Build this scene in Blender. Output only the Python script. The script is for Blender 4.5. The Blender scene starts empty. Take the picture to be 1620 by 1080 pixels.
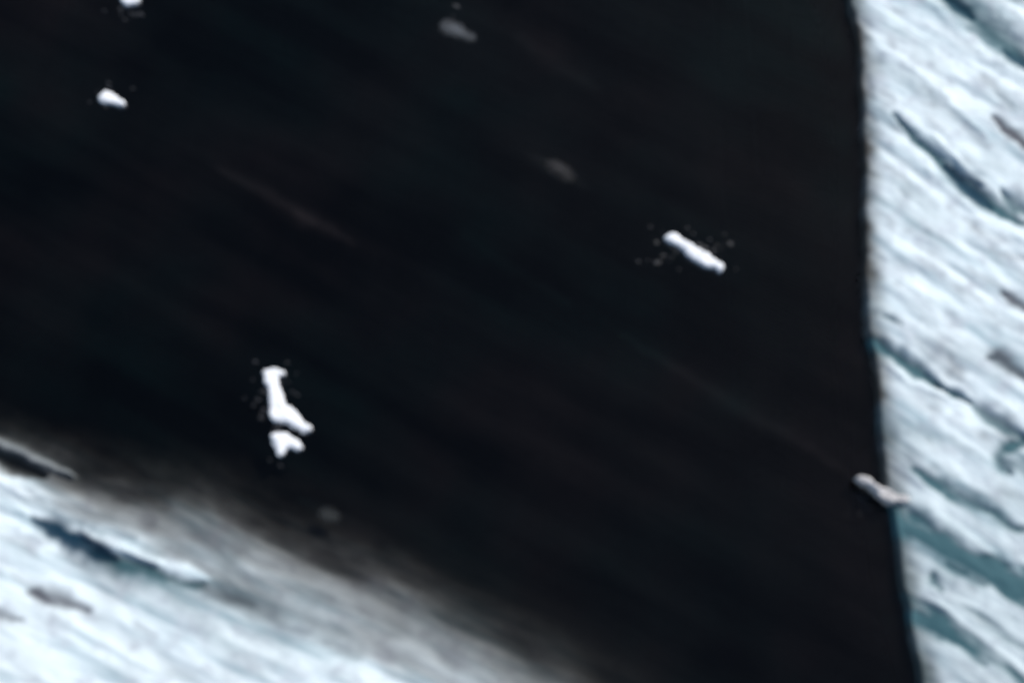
import bpy, math
import numpy as np

S = bpy.context.scene
R = math.radians
# ------------------------------------------------------------------ camera
TILT, DIST, LENS = R(20), 45.0, 50.0
cd = bpy.data.cameras.new('camera'); cam = bpy.data.objects.new('camera', cd)
S.collection.objects.link(cam); S.camera = cam
cam.location = (0, -DIST*math.sin(TILT), DIST*math.cos(TILT))
cam.rotation_euler = (TILT, 0, 0)
cd.lens = LENS; cd.sensor_width = 36; cd.clip_start = 0.1; cd.clip_end = 5000
cd.dof.use_dof = True                       # the photograph is a soft, defocused close crop
cd.dof.focus_distance = 4000
cd.dof.aperture_fstop = 0.21
# ------------------------------------------------------------------ light
SUN_EL, SUN_AZ = 44, 48                      # azimuth from +Y towards +X
w = bpy.data.worlds.new('World'); S.world = w; w.use_nodes = True
nt = w.node_tree; nt.nodes.clear()
sky = nt.nodes.new('ShaderNodeTexSky'); sky.sky_type = 'NISHITA'; sky.sun_disc = False
sky.sun_elevation = R(SUN_EL); sky.sun_rotation = R(SUN_AZ)
bg = nt.nodes.new('ShaderNodeBackground'); bg.inputs[1].default_value = 0.10
wo = nt.nodes.new('ShaderNodeOutputWorld')
nt.links.new(sky.outputs[0], bg.inputs[0]); nt.links.new(bg.outputs[0], wo.inputs[0])
sd = bpy.data.lights.new('sun', 'SUN'); sun = bpy.data.objects.new('sun', sd); S.collection.objects.link(sun)
sd.energy = 3.3; sd.angle = R(0.6); sd.color = (1.0, 0.965, 0.93)
sun.rotation_euler = (R(90-SUN_EL), 0, -R(SUN_AZ)+math.pi)
S.view_settings.view_transform = 'Standard'; S.view_settings.look = 'None'
S.view_settings.exposure = 0.18; S.view_settings.gamma = 1
S.cycles.use_denoising = True
S.cycles.max_bounces = 4; S.cycles.transparent_max_bounces = 8; S.cycles.volume_bounces = 0

# ------------------------------------------------------------------ helpers
def P(u, v, z=0.0):
    """ground point (x, y) seen at photo pixel (u, v)"""
    a = (np.asarray(u, float)-810)/810*0.36; b = (540-np.asarray(v, float))/810*0.36
    dy = b*math.cos(TILT)+math.sin(TILT); dz = b*math.sin(TILT)-math.cos(TILT)
    k = (z-DIST*math.cos(TILT))/dz
    return a*k, -DIST*math.sin(TILT)+dy*k
def PL(pts, z=0.0):
    a = np.array(pts, float); x, y = P(a[:, 0], a[:, 1], z); return np.stack([x, y], 1)

def hash2(ix, iy, seed):
    h = (ix.astype(np.int64)*374761393 + iy.astype(np.int64)*668265263 + seed*2147483647) & 0xffffffff
    h = ((h ^ (h >> 13))*1274126177) & 0xffffffff
    h = h ^ (h >> 16)
    return h/4294967295.0*2*math.pi
def perlin(x, y, seed=0):
    x0 = np.floor(x); y0 = np.floor(y); fx = x-x0; fy = y-y0
    sx = fx**3*(fx*(fx*6-15)+10); sy = fy**3*(fy*(fy*6-15)+10)
    def g(ox, oy):
        a = hash2(x0+ox, y0+oy, seed); return np.cos(a)*(fx-ox)+np.sin(a)*(fy-oy)
    n0 = g(0, 0)+(g(1, 0)-g(0, 0))*sx; n1 = g(0, 1)+(g(1, 1)-g(0, 1))*sx
    return (n0+(n1-n0)*sy)*1.5
def fbm(x, y, seed=0, octv=4, gain=0.5):
    t = 0; a = 1.0
    for k in range(octv):
        t = t+a*perlin(x*2**k+17.3*k, y*2**k-9.1*k, seed+k*31); a *= gain
    return t
def sst(a, b, x):
    t = np.clip((x-a)/(b-a), 0, 1); return t*t*(3-2*t)

def stroke(X, Y, pts, width, fall=1.0, seed=1, rag=0.35, z=0.0):
    """soft ragged mask (0..1) along a polyline given in photo pixels; width in pixels, per point or one"""
    q = PL(pts, z); n = len(q)
    wd = np.full(n, width, float) if np.isscalar(width) else np.array(width, float)
    wd = wd/50.0*1.3; wd[0] *= .45; wd[-1] *= .45
    best = np.zeros_like(X)
    rg = 1+rag*fbm(X*1.7, Y*1.7, seed, 3)
    box = (X > q[:, 0].min()-2) & (X < q[:, 0].max()+2) & (Y > q[:, 1].min()-2) & (Y < q[:, 1].max()+2)
    xx, yy, rr = X[box], Y[box], rg[box]
    wx, wy = .07*fbm(xx*1.5, yy*1.5, seed+300, 3), .07*fbm(xx*1.5, yy*1.5, seed+400, 3); xx = xx+wx; yy = yy+wy; out = np.zeros_like(xx)
    for i in range(n-1):
        a, b = q[i], q[i+1]; e = b-a; L2 = (e**2).sum()
        t = np.clip(((xx-a[0])*e[0]+(yy-a[1])*e[1])/L2, 0, 1)
        d = np.hypot(xx-a[0]-t*e[0], yy-a[1]-t*e[1])
        ww = (wd[i]+(wd[i+1]-wd[i])*t)*0.5*rr
        out = np.maximum(out, np.exp(-(d/np.maximum(ww, .01))**2*fall))
    best[box] = out
    return best

def axis(lo, hi, step, far_lo, far_hi, grow=1.35):
    m = list(np.arange(lo, hi+step*.5, step))
    s = step; x = m[0]; pre = []
    while x > far_lo: s = min(s*grow, 400); x -= s; pre.append(x)
    s = step; x = m[-1]; post = []
    while x < far_hi: s = min(s*grow, 400); x += s; post.append(x)
    return np.array(pre[::-1]+m+post)

def grid_mesh(name, ax, ay, Z, attrs=None, keep=None, smooth=True):
    nx, ny = len(ax), len(ay)
    X, Y = np.meshgrid(ax, ay)
    co = np.stack([X, Y, Z], -1).reshape(-1, 3)
    i = np.arange(nx*ny).reshape(ny, nx)
    f = np.stack([i[:-1, :-1], i[:-1, 1:], i[1:, 1:], i[1:, :-1]], -1).reshape(-1, 4)
    if keep is not None:
        k = (keep[:-1, :-1] | keep[:-1, 1:] | keep[1:, 1:] | keep[1:, :-1]).reshape(-1); f = f[k]
    me = bpy.data.meshes.new(name)
    used = np.unique(f); rem = -np.ones(nx*ny, int); rem[used] = np.arange(len(used))
    set_mesh(me, co[used], rem[f], smooth)
    for n, A in (attrs or {}).items():
        at = me.attributes.new(n, 'FLOAT_COLOR', 'POINT')
        at.data.foreach_set('color', A.reshape(-1, 4)[used].astype(np.float32).ravel())
    return me
def set_mesh(me, co, f, smooth=True):
    me.vertices.add(len(co)); me.vertices.foreach_set('co', co.astype(np.float32).ravel())
    me.loops.add(f.size); me.loops.foreach_set('vertex_index', f.astype(np.int32).ravel())
    me.polygons.add(len(f)); me.polygons.foreach_set('loop_start', np.arange(0, f.size, 4, dtype=np.int32))
    me.polygons.foreach_set('use_smooth', np.full(len(f), smooth))
    me.update(calc_edges=True); me.validate()
def link(name, me, mat, **props):
    o = bpy.data.objects.new(name, me); S.collection.objects.link(o)
    if mat and not me.materials: me.materials.append(mat)
    for k, v in props.items(): o[k] = v
    return o

# ------------------------------------------------------------------ materials
class NT:
    def __init__(s, name):
        s.m = bpy.data.materials.new(name); s.m.use_nodes = True; s.t = s.m.node_tree; s.t.nodes.clear()
        s.out = s.n('ShaderNodeOutputMaterial')
    def n(s, typ, **kw):
        d = s.t.nodes.new(typ)
        for k, v in kw.items():
            if k.startswith('_'): setattr(d, k[1:], v)
        return d
    def l(s, a, b): s.t.links.new(a, b)
    def noise(s, vec, scale, detail=4, rough=0.55):
        d = s.n('ShaderNodeTexNoise'); d.inputs['Scale'].default_value = scale
        d.inputs['Detail'].default_value = detail; d.inputs['Roughness'].default_value = rough
        s.l(vec, d.inputs['Vector']); return d
    def mix(s, fac, a, b, blend='MIX'):
        d = s.n('ShaderNodeMix'); d.data_type = 'RGBA'; d.blend_type = blend
        for val, sock in ((fac, 0), (a, 6), (b, 7)):
            if isinstance(val, (int, float)): d.inputs[sock].default_value = val
            elif isinstance(val, tuple): d.inputs[sock].default_value = (*val, 1)
            else: s.l(val, d.inputs[sock])
        return d.outputs[2]
    def math(s, op, a, b=0.0):
        d = s.n('ShaderNodeMath'); d.operation = op
        for i, v in enumerate((a, b)):
            if isinstance(v, (int, float)): d.inputs[i].default_value = v
            else: s.l(v, d.inputs[i])
        return d.outputs[0]

def ice_material(name, angle, base=(0.78, 0.875, 0.89)):
    """snow-covered ice: blue-green ice colour with groove shade painted in comes from a vertex attribute"""
    N = NT(name)
    tc = N.n('ShaderNodeTexCoord')
    mp = N.n('ShaderNodeMapping'); N.l(tc.outputs['Object'], mp.inputs['Vector'])
    mp.vector_type = 'TEXTURE'      # turn first, then stretch along the streaks
    mp.inputs['Rotation'].default_value = (0, 0, -angle); mp.inputs['Scale'].default_value = (4.4, 0.52, 1)
    at = N.n('ShaderNodeAttribute'); at.attribute_name = 'ice_and_shade'
    sp = N.n('ShaderNodeSeparateColor'); N.l(at.outputs['Color'], sp.inputs[0])
    n1 = N.noise(mp.outputs[0], 1.3, 4, 0.5)
    n2 = N.noise(tc.outputs['Object'], 1.5, 3, 0.5)
    rp = N.n('ShaderNodeMapRange'); N.l(n1.outputs[0], rp.inputs[0])
    rp.inputs[1].default_value = 0.46; rp.inputs[2].default_value = 0.66
    c = N.mix(rp.outputs[0], base, (0.42, 0.53, 0.57))
    rp2 = N.n('ShaderNodeMapRange'); N.l(n2.outputs[0], rp2.inputs[0])
    rp2.inputs[1].default_value = 0.5; rp2.inputs[2].default_value = 0.72; rp2.inputs[4].default_value = 0.8
    c = N.mix(rp2.outputs[0], c, (0.52, 0.57, 0.61))
    c = N.mix(at.outputs['Alpha'], (0.045, 0.044, 0.040), c)  # dark colour on the shelf face, fading inland
    c = N.mix(sp.outputs[2], c, (0.10, 0.105, 0.12))
    c = N.mix(sp.outputs[0], c, (0.050, 0.120, 0.140))
    c = N.mix(sp.outputs[1], c, (0.009, 0.042, 0.074))  # teal and blue paint the shade of the grooves into the ice colour
    b = N.n('ShaderNodeBsdfPrincipled'); N.l(c, b.inputs['Base Color'])
    b.inputs['Roughness'].default_value = 0.7
    b.inputs['Specular IOR Level'].default_value = 0.12
    bp = N.n('ShaderNodeBump'); bp.inputs['Strength'].default_value = 0.12; bp.inputs['Distance'].default_value = 0.08
    hs = N.math('ADD', n1.outputs[0], n2.outputs[0]); N.l(hs, bp.inputs['Height']); N.l(bp.outputs[0], b.inputs['Normal'])
    N.l(b.outputs[0], N.out.inputs[0])
    return N.m

def floe_material(name, col, col2, rough=0.5, film=False):
    N = NT(name)
    tc = N.n('ShaderNodeTexCoord'); n = N.noise(tc.outputs['Object'], 3.0, 4, 0.6)
    rp = N.n('ShaderNodeMapRange'); N.l(n.outputs[0], rp.inputs[0])
    rp.inputs[1].default_value = 0.45; rp.inputs[2].default_value = 0.7
    c = N.mix(rp.outputs[0], col, col2)
    b = N.n('ShaderNodeBsdfPrincipled'); N.l(c, b.inputs['Base Color']); b.inputs['Roughness'].default_value = rough
    b.inputs['Specular IOR Level'].default_value = 0.3
    bp = N.n('ShaderNodeBump'); bp.inputs['Strength'].default_value = 0.3; bp.inputs['Distance'].default_value = 0.05
    N.l(n.outputs[0], bp.inputs['Height']); N.l(bp.outputs[0], b.inputs['Normal'])
    if film:
        at = N.n('ShaderNodeAttribute'); at.attribute_name = 'thick'; tr = N.n('ShaderNodeBsdfTransparent')
        mx = N.n('ShaderNodeMixShader'); sp = N.n('ShaderNodeSeparateColor'); N.l(at.outputs['Color'], sp.inputs[0])
        N.l(sp.outputs[0], mx.inputs[0]); N.l(tr.outputs[0], mx.inputs[1]); N.l(b.outputs[0], mx.inputs[2]); N.l(mx.outputs[0], N.out.inputs[0])
        return N.m
    N.l(b.outputs[0], N.out.inputs[0]); return N.m

def water_material():
    N = NT('dark_silty_water')
    at = N.n('ShaderNodeAttribute'); at.attribute_name = 'silt'
    tc = N.n('ShaderNodeTexCoord')
    n = N.noise(tc.outputs['Object'], 0.13, 3, 0.5)
    rp = N.n('ShaderNodeMapRange'); N.l(n.outputs[0], rp.inputs[0]); rp.inputs[1].default_value = .38; rp.inputs[2].default_value = .62
    hue = N.mix(rp.outputs[0], (0.026, 0.090, 0.086), (0.108, 0.088, 0.090))
    df = N.n('ShaderNodeBsdfDiffuse'); N.l(hue, df.inputs[0])
    tr = N.n('ShaderNodeBsdfTransparent')
    sp = N.n('ShaderNodeSeparateColor'); N.l(at.outputs['Color'], sp.inputs[0])
    m1 = N.n('ShaderNodeMixShader'); N.l(sp.outputs[0], m1.inputs[0]); N.l(tr.outputs[0], m1.inputs[1]); N.l(df.outputs[0], m1.inputs[2])
    gl = N.n('ShaderNodeBsdfGlossy'); gl.inputs['Roughness'].default_value = 0.06
    ge = N.n('ShaderNodeNewGeometry'); vd = N.n('ShaderNodeVectorMath'); vd.operation = 'DOT_PRODUCT'
    N.l(ge.outputs['Incoming'], vd.inputs[0]); N.l(ge.outputs['Normal'], vd.inputs[1])
    cs = N.math('SUBTRACT', 1.0, N.math('ABSOLUTE', vd.outputs['Value']))
    fr = N.math('ADD', N.math('MULTIPLY', N.math('POWER', cs, 5.0), 0.98), 0.02)
    n3 = N.noise(tc.outputs['Object'], 0.9, 3, 0.5)
    bp = N.n('ShaderNodeBump'); bp.inputs['Strength'].default_value = 0.12; bp.inputs['Distance'].default_value = 0.1
    N.l(n3.outputs[0], bp.inputs['Height']); N.l(bp.outputs[0], gl.inputs['Normal'])
    m2 = N.n('ShaderNodeMixShader'); N.l(fr, m2.inputs[0]); N.l(m1.outputs[0], m2.inputs[1]); N.l(gl.outputs[0], m2.inputs[2])
    va = N.n('ShaderNodeVolumeAbsorption'); va.inputs['Color'].default_value = (0.15, 0.12, 0.10, 1)
    va.inputs['Density'].default_value = 3.4
    N.l(m2.outputs[0], N.out.inputs['Surface']); N.l(va.outputs[0], N.out.inputs['Volume'])
    return N.m

# ------------------------------------------------------------------ right bank: high ice edge
def build_right_bank():
    ax = axis(9.6, 17.6, 0.055, 8.0, 260); ay = axis(-13.5, 12.8, 0.055, -260, 260)
    X, Y = np.meshgrid(ax, ay)
    sh = PL([(1320, -120), (1340, -30), (1352, 30), (1362, 100), (1366, 200), (1368, 400), (1372, 500), (1384, 580), (1393, 680),
             (1402, 760), (1417, 830), (1428, 900), (1442, 1000), (1460, 1080), (1485, 1200)], .45)
    o = np.argsort(sh[:, 1]); ys, xs = sh[o, 1], sh[o, 0]
    base = np.interp(Y, ys, xs)
    base = np.where(Y < ys[0], xs[0]+(ys[0]-Y)*0.25, base); base = np.where(Y > ys[-1], xs[-1]-(Y-ys[-1])*0.12, base)
    d = X-base+.06+0.10*fbm(X*.6, Y*.6, 5, 3)
    ZT = .58
    A = R(-37); s = X*math.cos(A)+Y*math.sin(A); t = -X*math.sin(A)+Y*math.cos(A)
    t = t+0.25*perlin(s*.25, t*.25, 91)
    st = fbm(s*.2, t*.95, 11, 4, .5); fine = fbm(s*.9, t*1.9, 12, 3, .5); lump = fbm(X*.7, Y*.7, 13, 4)
    K = lambda pts, wd, seed, **k: stroke(X, Y, pts, wd, seed=seed, z=ZT, **k)
    g1 = K([(1478, -30), (1515, 2), (1552, 34), (1590, 66), (1640, 108)], [30, 36, 40, 44, 46], 21)
    g1d = K([(1490, -20), (1522, 8), (1540, 24)], [20, 20, 10], 22) + K([(1590, 76), (1612, 92), (1640, 112)], [14, 22, 24], 23)
    g2 = K([(1572, 184), (1590, 202), (1606, 214), (1630, 236)], [12, 15, 18, 12], 24)
    g3 = K([(1412, 178), (1445, 212), (1482, 248), (1528, 290), (1555, 312), (1585, 334), (1630, 356)], [7, 12, 15, 26, 26, 20, 16], 25, rag=.25)
    g3d = K([(1495, 258), (1525, 288), (1552, 312), (1572, 326)], [8, 22, 20, 8], 26, rag=.2)
    g3b = K([(1585, 300), (1605, 322), (1640, 342)], [12, 22, 26], 27)
    g4 = K([(1588, 462), (1606, 474), (1630, 490)], [14, 18, 20], 28)
    g5 = K([(1366, 530), (1392, 545), (1422, 562), (1452, 585), (1484, 606)], [14, 18, 20, 22, 18], 29, rag=.25) \
        + K([(1484, 606), (1510, 620), (1536, 632)], [10, 9, 10], 30)
    g5b = K([(1536, 632), (1560, 655), (1586, 672), (1625, 690)], [10, 20, 22, 12], 31)
    g6 = K([(1562, 566), (1582, 566), (1600, 580), (1622, 598)], [14, 20, 20, 18], 32)
    g7 = K([(1614, 700), (1592, 708), (1582, 722), (1588, 738), (1600, 748)], [14, 16, 18, 16, 10], 33, rag=.15) + K([(1600, 700), (1640, 700)], [18, 30], 34)
    g8 = K([(1448, 742), (1478, 760), (1510, 780), (1542, 796), (1600, 828), (1640, 846)], [12, 15, 19, 18, 12, 12], 35)
    g9 = K([(1412, 800), (1446, 826), (1484, 858), (1520, 890), (1556, 924)], [40, 42, 40, 38, 22], 36)
    g9d = K([(1434, 802), (1460, 822), (1480, 838)], [14, 14, 10], 37)+K([(1500, 890), (1530, 908)], [14, 12], 38)
    g10 = K([(1562, 878), (1580, 886), (1600, 896)], [12, 16, 10], 39)+K([(1575, 912), (1600, 926), (1640, 946)], [10, 14, 16], 40)
    g11 = K([(1478, 905), (1482, 920), (1492, 934)], [16, 18, 12], 41)
    g12 = K([(1450, 965), (1475, 985), (1510, 1010), (1560, 1050)], [10, 14, 16, 16], 42)
    g13 = K([(1398, 500), (1412, 505), (1428, 512)], [6, 9, 8], 43)*.6
    soft = K([(1372, 120), (1380, 150)], [26, 22], 44)+K([(1560, 125), (1600, 165)], [30, 26], 45)+K([(1374, 175), (1384, 190)], [20, 16], 46) \
        + K([(1450, 520+15), (1480, 560), (1520, 590)], [40, 40, 30], 47)*.8+K([(1570, 395), (1620, 410)], [20, 26], 48)+K([(1470, 150), (1520, 190), (1560, 235)], [20, 26, 22], 49)*.6 \
        + K([(1390, 690), (1440, 730), (1420, 770)], [40, 30, 40], 50)*.7+K([(1500, 330), (1560, 370)], [16, 20], 51)*.5+K([(1535, 425), (1590, 462)], [14, 20], 52)*.7
    r1 = K([(1482, 14), (1510, 42), (1548, 74), (1580, 100), (1630, 142)], [14, 18, 20, 22, 20], 53, rag=.2)
    r3 = K([(1470, 268), (1510, 305), (1545, 340), (1585, 362), (1640, 392)], [14, 14, 14, 14, 14], 54, rag=.2) + K([(1478, 215), (1520, 258), (1560, 292)], [8, 10, 8], 55, rag=.2)
    r4 = K([(1362, 40), (1392, 72), (1440, 108), (1490, 150), (1560, 215)], [14, 16, 14, 14, 12], 56, rag=.25)
    r5 = K([(1400, 570), (1440, 602), (1500, 630)], [10, 10, 10], 57)+K([(1398, 575), (1396, 612)], [8, 10], 58)
    r9 = K([(1440, 790), (1480, 812), (1530, 848), (1580, 880)], [16, 18, 16, 10], 59)+K([(1488, 905), (1520, 920)], [12, 14], 60)+K([(1465, 945), (1500, 962)], [12, 14], 61)
    deep = np.clip(g1d+g3d*1.0+g5*.75+g9d*.5+g7*.6, 0, 1)
    teal = np.clip(g1*.95+g1d*.2+g3*1.0+g3b*.85+g5*1.05+g9d*.3+g5b*.8+g7*.75+g8*.75+g9*.62+g10*.75+g11*.65+g12*.6+g13, 0, 1)
    low = np.clip((Y+1.5)/-6, 0, 1)
    teal = np.clip(teal+np.clip(st*1.4-.05, 0, .55)*low+.26*low+np.clip(st-.15, 0, .5)*.5, 0, 1)
    grey = np.clip(g2*.95+g4*.95+g6*1.0+soft*.38+np.clip(lump, 0, 1)*.22+np.clip(fine, 0, 1)*.12+np.clip(fine-.35, 0, 1)*.35+np.clip(-st-.35, 0, 1)*.5, 0, 1)
    bright = np.clip(r1+r3+r4+r5+r9, 0, 1)
    bright *= 1-.8*teal; grey *= 1-bright
    Z = -2.6+3.08*sst(-.26, .12, d)+0.09*sst(.05, 1.2, d)
    edge_dark = sst(.80, .0, d+.10*fine+.18*lump)**.95  # darker on the shelf face, fading out inland
    rel = 0.075*st+0.015*fine+0.05*lump-0.17*np.clip(teal+grey*.5, 0, 1)-0.08*deep+0.05*bright
    fade = np.clip(1-(np.hypot(X-14, Y)-30)/60, .15, 1)
    Z += rel*sst(-.05, .35, d)*fade
    ice_and_shade = np.stack([teal, deep*.0+np.clip(g1d*.75+g3d*.95, 0, .92), np.clip(grey, 0, 1), 1-edge_dark], -1)  # groove strokes carry painted shade along with ice tone
    me = grid_mesh('ice_shelf', ax, ay, Z, {'ice_and_shade': ice_and_shade})
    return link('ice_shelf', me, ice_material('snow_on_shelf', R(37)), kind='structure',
                label='bright white streaked ice shelf with a hard straight edge along the right side')

# ------------------------------------------------------------------ left bank: gentle snowy shore
def build_left_bank():
    ax = axis(-17.8, 5.5, 0.06, -260, 40); ay = axis(-13.5, -1.5, 0.06, -260, 120)
    X, Y = np.meshgrid(ax, ay)
    sh = PL([(-260, 640), (-60, 736), (0, 764), (60, 798), (150, 842), (260, 882), (360, 916), (450, 958), (560, 1016), (680, 1082), (790, 1148), (900, 1220), (1010, 1300)])
    xs, ys = sh[:, 0], sh[:, 1]
    base = np.interp(X, xs, ys)
    base = np.where(X < xs[0], ys[0]+(xs[0]-X)*.42, base); base = np.where(X > xs[-1], ys[-1]-(X-xs[-1])*.7, base)
    d = (base-Y)*.9
    A = R(-25); s = X*math.cos(A)+Y*math.sin(A); t = -X*math.sin(A)+Y*math.cos(A)
    t = t+0.3*perlin(s*.2, t*.25, 191)
    st = fbm(s*.2, t*.8, 111, 4, .5); fine = fbm(s*.8, t*1.8, 112, 3, .5); lump = fbm(X*.45, Y*.6, 113, 4)
    d = d+0.22*st+.16*lump+sst(.3, -.8, d)*sst(-5, -2.5, d)*(.30*st+.12*fine)
    K = lambda pts, wd, seed, **k: stroke(X, Y, pts, wd, seed=seed, **k)
    blue = K([(52, 822), (82, 836), (120, 855), (155, 874), (185, 886)], [14, 24, 28, 28, 16], 121, rag=.35)  # shade on the lee of the ridge, painted as a dark blue streak
    teal2 = K([(150, 874), (200, 893), (255, 908), (320, 925)], [22, 28, 26, 18], 122)*.65
    wht = K([(132, 840), (165, 856), (205, 874), (248, 890)], [8, 12, 11, 9], 123, rag=.2)
    wht2 = K([(250, 890), (290, 903), (330, 916)], [16, 20, 14], 124)+K([(-30, 815), (10, 828), (40, 840), (70, 853)], [16, 16, 14, 10], 125) \
        + K([(-20, 750), (15, 770), (45, 786)], [14, 15, 10], 126)+K([(-20, 788), (15, 802), (40, 812)], [14, 12, 10], 127)
    bl2 = K([(60, 790), (110, 812), (160, 828), (215, 850)], [20, 30, 26, 14], 139)*.42+K([(110, 880), (150, 900), (190, 906)], [16, 24, 14], 140)*.2
    gr1 = K([(50, 938), (80, 944), (105, 952), (140, 966)], [18, 24, 18, 16], 128)
    gr2 = K([(-20, 966), (10, 974), (38, 986)], [16, 16, 12], 129)+K([(0, 850), (40, 862), (60, 880)], [16, 22, 16], 130)*.45+K([(215, 985), (250, 1010)], [16, 18], 131)*.4
    gr3 = K([(300, 922), (340, 940), (400, 958)], [22, 22, 20], 132)*.4+K([(20, 905), (50, 930), (90, 960)], [12, 14, 10], 133)*.3+K([(130, 890), (110, 880)], [34, 30], 134)*.3
    sl = np.interp(X, [-17, -12, -6, 0, 6], [.25, .185, .15, .13, .12])
    Z = np.where(d < 0, sl*d, 0.10*d)
    Z = np.where(Z < -.22, -.22+(Z+.22)*2.0, Z); Z = np.maximum(Z, -2.6)
    Z = np.minimum(Z, .55+.1*np.tanh(d*.1))
    ridge = K([(-30, 682), (0, 697), (45, 718), (85, 738), (118, 752)], [26, 26, 24, 22, 12], 135, rag=.2)
    pocket = K([(-20, 716), (20, 730), (65, 748)], [24, 26, 18], 136)
    Z = Z-.36*pocket
    Z = np.where(ridge > .05, np.maximum(Z, -.13-.55*(1-ridge)), Z)
    teal2 = teal2+K([(150, 890), (250, 912), (350, 940), (450, 985), (560, 1040)], [40, 60, 70, 70, 50], 138)*.36
    teal = np.clip(teal2+np.clip(st-.3, 0, 1)*.35, 0, 1)
    grey = np.clip(gr1*.8+gr2*.65+gr3+K([(180, 905), (270, 930), (360, 960), (470, 1010)], [50, 70, 80, 60], 137)*.16+np.clip(lump+.1, 0, 1)*.20+np.clip(fine, 0, 1)*.10+np.clip(-st-.3, 0, 1)*.35, 0, 1)
    br = np.clip(wht+wht2, 0, 1); teal *= 1-br; grey *= 1-br
    Z += (.04*st+.015*fine-.09*np.clip(teal+grey*.7, 0, 1)+.16*wht+.06*wht2)*sst(-1.5, .6, d)-.05*blue
    ice_and_shade = np.stack([teal, np.clip(np.clip(blue*1.2, 0, 1)*.97+bl2, 0, 1), grey, np.ones_like(X)], -1)  # ice tones plus the painted shade of the streaks
    me = grid_mesh('snow_shore', ax, ay, Z, {'ice_and_shade': ice_and_shade})
    return link('snow_shore', me, ice_material('snow_on_shore', R(25)), kind='structure',
                label='pale grey-white snowy shore fading softly into dark water at lower left')

# ------------------------------------------------------------------ water body
def build_water():
    ax = axis(-17.5, 15, 0.12, -1600, 1600); ay = axis(-13, 12.5, 0.12, -1600, 1600)
    X, Y = np.meshgrid(ax, ay)
    A = R(-30); s = X*math.cos(A)+Y*math.sin(A); t = -X*math.sin(A)+Y*math.cos(A)
    st = fbm(s*.08, t*.7, 211, 4, .55); lump = fbm(X*.22, Y*.22, 212, 4)
    K = lambda pts, wd, seed, **k: stroke(X, Y, pts, wd, seed=seed, **k)
    lines = K([(340, 265), (400, 295), (455, 325), (490, 347), (520, 362), (560, 386)], [8, 14, 14, 20, 16, 6], 221)*.8+K([(470, 338), (500, 353)], [16, 12], 222)*.9 \
        + K([(980, 528), (1080, 588), (1170, 645), (1260, 694), (1350, 752)], [8, 12, 20, 14, 10], 223)*.55 \
        + K([(820, 60), (880, 100), (950, 145)], [26, 30, 14], 224)*.45+K([(735, 370), (820, 430), (900, 480)], [14, 18, 14], 225)*.3 \
        + K([(840, 248), (885, 268), (930, 300)], [14, 22, 10], 226)*.6+K([(715, 45), (745, 60)], [20, 16], 227)*.5 \
        + K([(480, 790), (560, 840), (640, 880)], [20, 30, 30], 228)*.5
    silt = .018+.015*lump+.016*st+.065*lines
    silt = np.clip(silt, .004, .7)
    col = np.stack([silt]*3+[np.ones_like(silt)], -1)
    nx, ny = len(ax), len(ay)
    Z = np.zeros_like(X)
    me = bpy.data.meshes.new('water')
    co = np.stack([X, Y, Z], -1).reshape(-1, 3); i = np.arange(nx*ny).reshape(ny, nx)
    f = np.stack([i[:-1, :-1], i[:-1, 1:], i[1:, 1:], i[1:, :-1]], -1).reshape(-1, 4)
    n0 = len(co); x0, x1, y0, y1 = ax[0], ax[-1], ay[0], ay[-1]
    low = np.array([(x0, y0, -6), (x1, y0, -6), (x1, y1, -6), (x0, y1, -6)], float)
    c = [i[0, 0], i[0, -1], i[-1, -1], i[-1, 0]]
    ex = [(n0+3, n0+2, n0+1, n0)]+[(c[(k+1) % 4], c[k], n0+k, n0+(k+1) % 4) for k in range(4)]
    set_mesh(me, np.vstack([co, low]), np.vstack([f, np.array(ex)]), False)
    at = me.attributes.new('silt', 'FLOAT_COLOR', 'POINT')
    at.data.foreach_set('color', np.vstack([col.reshape(-1, 4), np.tile([.1, .1, .1, 1], (4, 1))]).astype(np.float32).ravel())
    return link('water', me, water_material(), kind='structure', label='calm near-black water between the two pale banks')

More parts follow.
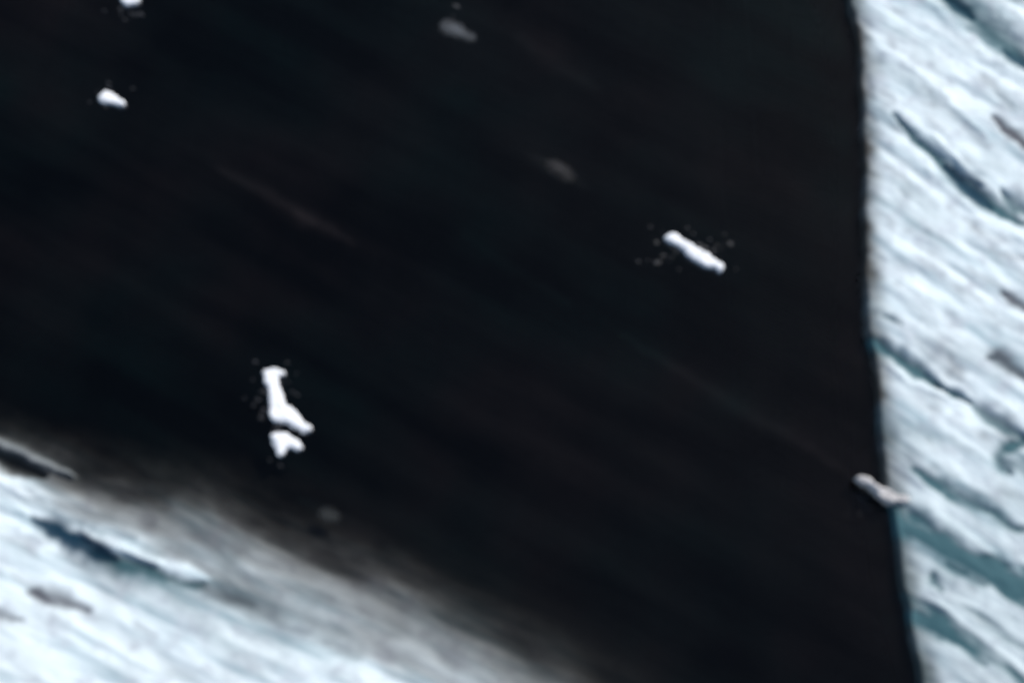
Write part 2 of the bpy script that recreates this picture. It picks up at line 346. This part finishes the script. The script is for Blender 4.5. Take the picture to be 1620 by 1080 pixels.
# ------------------------------------------------------------------ floating ice
def poly_sdf(X, Y, q):
    d = np.full(X.shape, 1e9); ins = np.zeros(X.shape, bool); n = len(q)
    for i in range(n):
        a, b = q[i], q[(i+1) % n]; e = b-a
        t = np.clip(((X-a[0])*e[0]+(Y-a[1])*e[1])/max((e**2).sum(), 1e-9), 0, 1)
        d = np.minimum(d, np.hypot(X-a[0]-t*e[0], Y-a[1]-t*e[1]))
        c = (a[1] > Y) != (b[1] > Y)
        with np.errstate(divide='ignore', invalid='ignore'):
            ins ^= c & (X < (b[0]-a[0])*(Y-a[1])/(b[1]-a[1]+1e-12)+a[0])
    return np.where(ins, d, -d)
def floe(name, pts, mat, label, cat, top=.11, keel=.35, step=.03, seed=1, z0=0.0, group=None, knob=.03, tilt=None, film=False):
    q = PL(pts, z0)
    for _ in range(1):                                         # round the corners
        nx = np.roll(q, -1, 0); q = np.stack([.75*q+.25*nx, .25*q+.75*nx], 1).reshape(-1, 2)
    cx, cy = q.mean(0); q = q-[cx, cy]
    ax = np.arange(q[:, 0].min()-.15, q[:, 0].max()+.15, step); ay = np.arange(q[:, 1].min()-.15, q[:, 1].max()+.15, step)
    X, Y = np.meshgrid(ax, ay)
    sd_ = poly_sdf(X, Y, q)-(0 if film else .03)+.06*fbm(X*3.2, Y*3.2, seed, 3)
    m = sd_ > -.04
    k = np.clip((sd_+.04)/.13, 0, 1); prof = np.sqrt(np.clip(k*(2-k), 0, 1))
    T = -.04+(top+.04)*prof+knob*fbm(X*2.2, Y*2.2, seed+5, 4)*k
    if film:                                                   # a sunken skin of ice, thinning out to nothing at its rim
        kk = np.clip((sd_+.04)/.34, 0, 1); T = .006+.012*kk
    if tilt: T = T+(X*tilt[0]+Y*tilt[1])*k
    B = -.06-keel*prof
    cell = m[:-1, :-1] & m[:-1, 1:] & m[1:, 1:] & m[1:, :-1]
    ny, nx = X.shape; i = np.arange(nx*ny).reshape(ny, nx)
    f = np.stack([i[:-1, :-1], i[:-1, 1:], i[1:, 1:], i[1:, :-1]], -1)[cell]
    # edges used once form the rim
    e = np.vstack([f[:, [0, 1]], f[:, [1, 2]], f[:, [2, 3]], f[:, [3, 0]]])
    key = np.sort(e, 1); _, inv, cnt = np.unique(key, axis=0, return_inverse=True, return_counts=True)
    rim = e[cnt[inv.ravel()] == 1]; N = nx*ny
    F = np.vstack([f, f[:, ::-1]+N, np.stack([rim[:, 1], rim[:, 0], rim[:, 0]+N, rim[:, 1]+N], 1)])
    co = np.vstack([np.stack([X, Y, T], -1).reshape(-1, 3), np.stack([X, Y, B], -1).reshape(-1, 3)])
    used = np.unique(F); rem = -np.ones(len(co), int); rem[used] = np.arange(len(used))
    me = bpy.data.meshes.new(name); set_mesh(me, co[used], rem[F])
    if film:
        at = me.attributes.new('thick', 'FLOAT_COLOR', 'POINT'); a = np.concatenate([kk.ravel()**1.3]*2)[used]
        at.data.foreach_set('color', np.stack([a, a, a, np.ones_like(a)], 1).astype(np.float32).ravel())
    o = link(name, me, mat, label=label, category=cat)
    if group: o['group'] = group
    o.location = (cx, cy, z0)
    return o
def Q(ox, oy, sc, pts): return [(ox+a/sc, oy+b/sc) for a, b in pts]

build_right_bank()
build_left_bank()
build_water()
white = floe_material('white_floe_ice', (0.95, 0.96, 0.965), (0.90, 0.92, 0.94))
grey1 = floe_material('grey_floe_ice', (0.090, 0.10, 0.11), (0.05, 0.055, 0.06), film=True)
grey2 = floe_material('dark_clear_ice', (0.016, 0.016, 0.018), (0.008, 0.008, 0.009), film=True)
grey3 = floe_material('shallow_grey_ice', (0.032, 0.036, 0.036), (0.02, 0.022, 0.022), film=True)
rough = floe_material('rough_shelf_ice', (0.62, 0.60, 0.585), (0.36, 0.35, 0.345))
G = 'loose ice pieces on the dark water'
floe('ice_floe', Q(980, 320, 5.786, [(430, 290), (490, 268), (545, 308), (600, 343), (645, 383), (700, 410), (760, 448), (812, 458), (852, 505), (890, 545), (962, 568),
     (955, 612), (915, 632), (860, 602), (790, 592), (720, 562), (670, 522), (620, 472), (560, 425), (490, 388), (440, 362), (412, 320)]), white,
     'bright white narrow ice floe slanting alone on dark water near the straight right edge', 'ice floe', seed=3, group=G)
floe('ice_floe', Q(340, 520, 4.5, [(338, 292), (400, 272), (485, 292), (505, 322), (455, 345), (448, 390), (472, 430), (484, 500), (545, 560), (600, 635), (685, 688), (695, 730), (630, 738),
     (540, 695), (470, 665), (405, 650), (380, 620), (395, 550), (390, 480), (374, 420), (344, 375)]), white,
     'tall white ice floe with hooked top and foot pointing right, largest piece at left', 'ice floe', seed=9, group=G)
floe('ice_floe', Q(340, 520, 4.5, [(390, 758), (460, 730), (522, 750), (562, 780), (608, 798), (624, 850), (572, 868), (530, 832), (508, 850), (494, 900), (450, 910), (428, 860), (420, 810)]), white,
     'small white forked ice floe just below the foot of the tall floe', 'ice floe', seed=14, group=G)
floe('ice_floe', [(156, 151), (161, 146), (171, 145), (181, 149), (188, 155), (197, 163), (196, 170), (182, 166), (170, 164), (161, 162), (156, 157)], white,
     'small round white ice floe with a dim tail near the upper left corner', 'ice floe', top=.10, seed=21, group=G)
floe('ice_floe', [(190, -18), (206, -24), (220, -16), (222, -2), (216, 8), (204, 11), (194, 7), (188, -4)], white,
     'white ice floe cut off by the top edge of the picture', 'ice floe', top=.12, seed=25, group=G)
floe('ice_floe', [(692, 38), (704, 29), (722, 32), (738, 43), (756, 58), (752, 68), (732, 64), (710, 58), (694, 49)], grey1,
     'dim grey half-sunken ice floe near the middle of the top edge', 'ice floe', film=True, keel=.03, seed=31, group=G)
floe('ice_floe', [(858, 252), (876, 248), (898, 258), (916, 280), (904, 290), (882, 282), (864, 268)], grey2,
     'barely visible dark grey ice floe between the dim upper floe and the narrow white one', 'ice floe', film=True, keel=.03, seed=33, group=G)
floe('ice_floe', [(498, 806), (514, 799), (534, 804), (544, 818), (530, 830), (506, 826)], grey3,
     'tiny dim grey ice piece in the shallows below the forked white floe', 'ice floe', film=True, keel=.03, seed=37, group=G)
floe('ice_sliver', Q(1260, 500, 2.16, [(178, 548), (222, 542), (268, 566), (300, 588), (338, 602), (376, 616), (388, 634), (345, 646), (304, 638), (268, 606), (222, 570)]), rough,
     'knobbly grey-pink ice sliver jutting from the right shelf edge over dark water', 'ice sliver', top=.15, keel=.30, seed=41, knob=.12, z0=.48)

# ------------------------------------------------------------------ crumbs of dark clear ice adrift round the floes and along the shelf edge
def build_brash():
    rng = np.random.default_rng(7)
    spots = []
    for (u, v, su, sv, n) in [(440, 650, 34, 62, 60), (1092, 398, 62, 30, 48), (172, 156, 30, 18, 16), (206, 22, 20, 14, 12), (716, 36, 22, 16, 8), (1370, 790, 26, 22, 12)]:
        for _ in range(n): spots.append((u+rng.normal()*su*.62, v+rng.normal()*sv*.62))
    co, fa = [], []
    for (u, v) in spots:
        x, y = P(u, v); r_ = .025+.075*rng.random()**2; n = 6; a0 = rng.uniform(0, 6.28); st = rng.uniform(1, 1.9)
        ang = a0+np.arange(n)/n*2*math.pi; rr = r_*rng.uniform(.7, 1.2, n)
        dx, dy = rr*np.cos(ang)*st, rr*np.sin(ang); ca, sa = math.cos(-.5), math.sin(-.5)
        dx, dy = dx*ca-dy*sa, dx*sa+dy*ca; b = len(co); h = rng.uniform(.008, .022)
        for k in range(n): co.append((x+dx[k], y+dy[k], -.05))
        for k in range(n): co.append((x+dx[k]*.8, y+dy[k]*.8, h+rng.uniform(-.004, .004)))
        for k in range(n): fa.append((b+k, b+(k+1) % n, b+n+(k+1) % n, b+n+k))
        fa.append((b+n, b+n+1, b+n+2, b+n+3)); fa.append((b+n, b+n+3, b+n+4, b+n+5))
        fa.append((b+3, b+2, b+1, b)); fa.append((b+5, b+4, b+3, b))
    me = bpy.data.meshes.new('brash_ice'); set_mesh(me, np.array(co), np.array(fa), False)
    m = floe_material('clear_ice_crumbs', (0.026, 0.027, 0.030), (0.008, 0.009, 0.010))
    link('brash_ice', me, m, kind='stuff', label='faint dark crumbs of clear ice scattered round the white floes', category='brash ice')
build_brash()
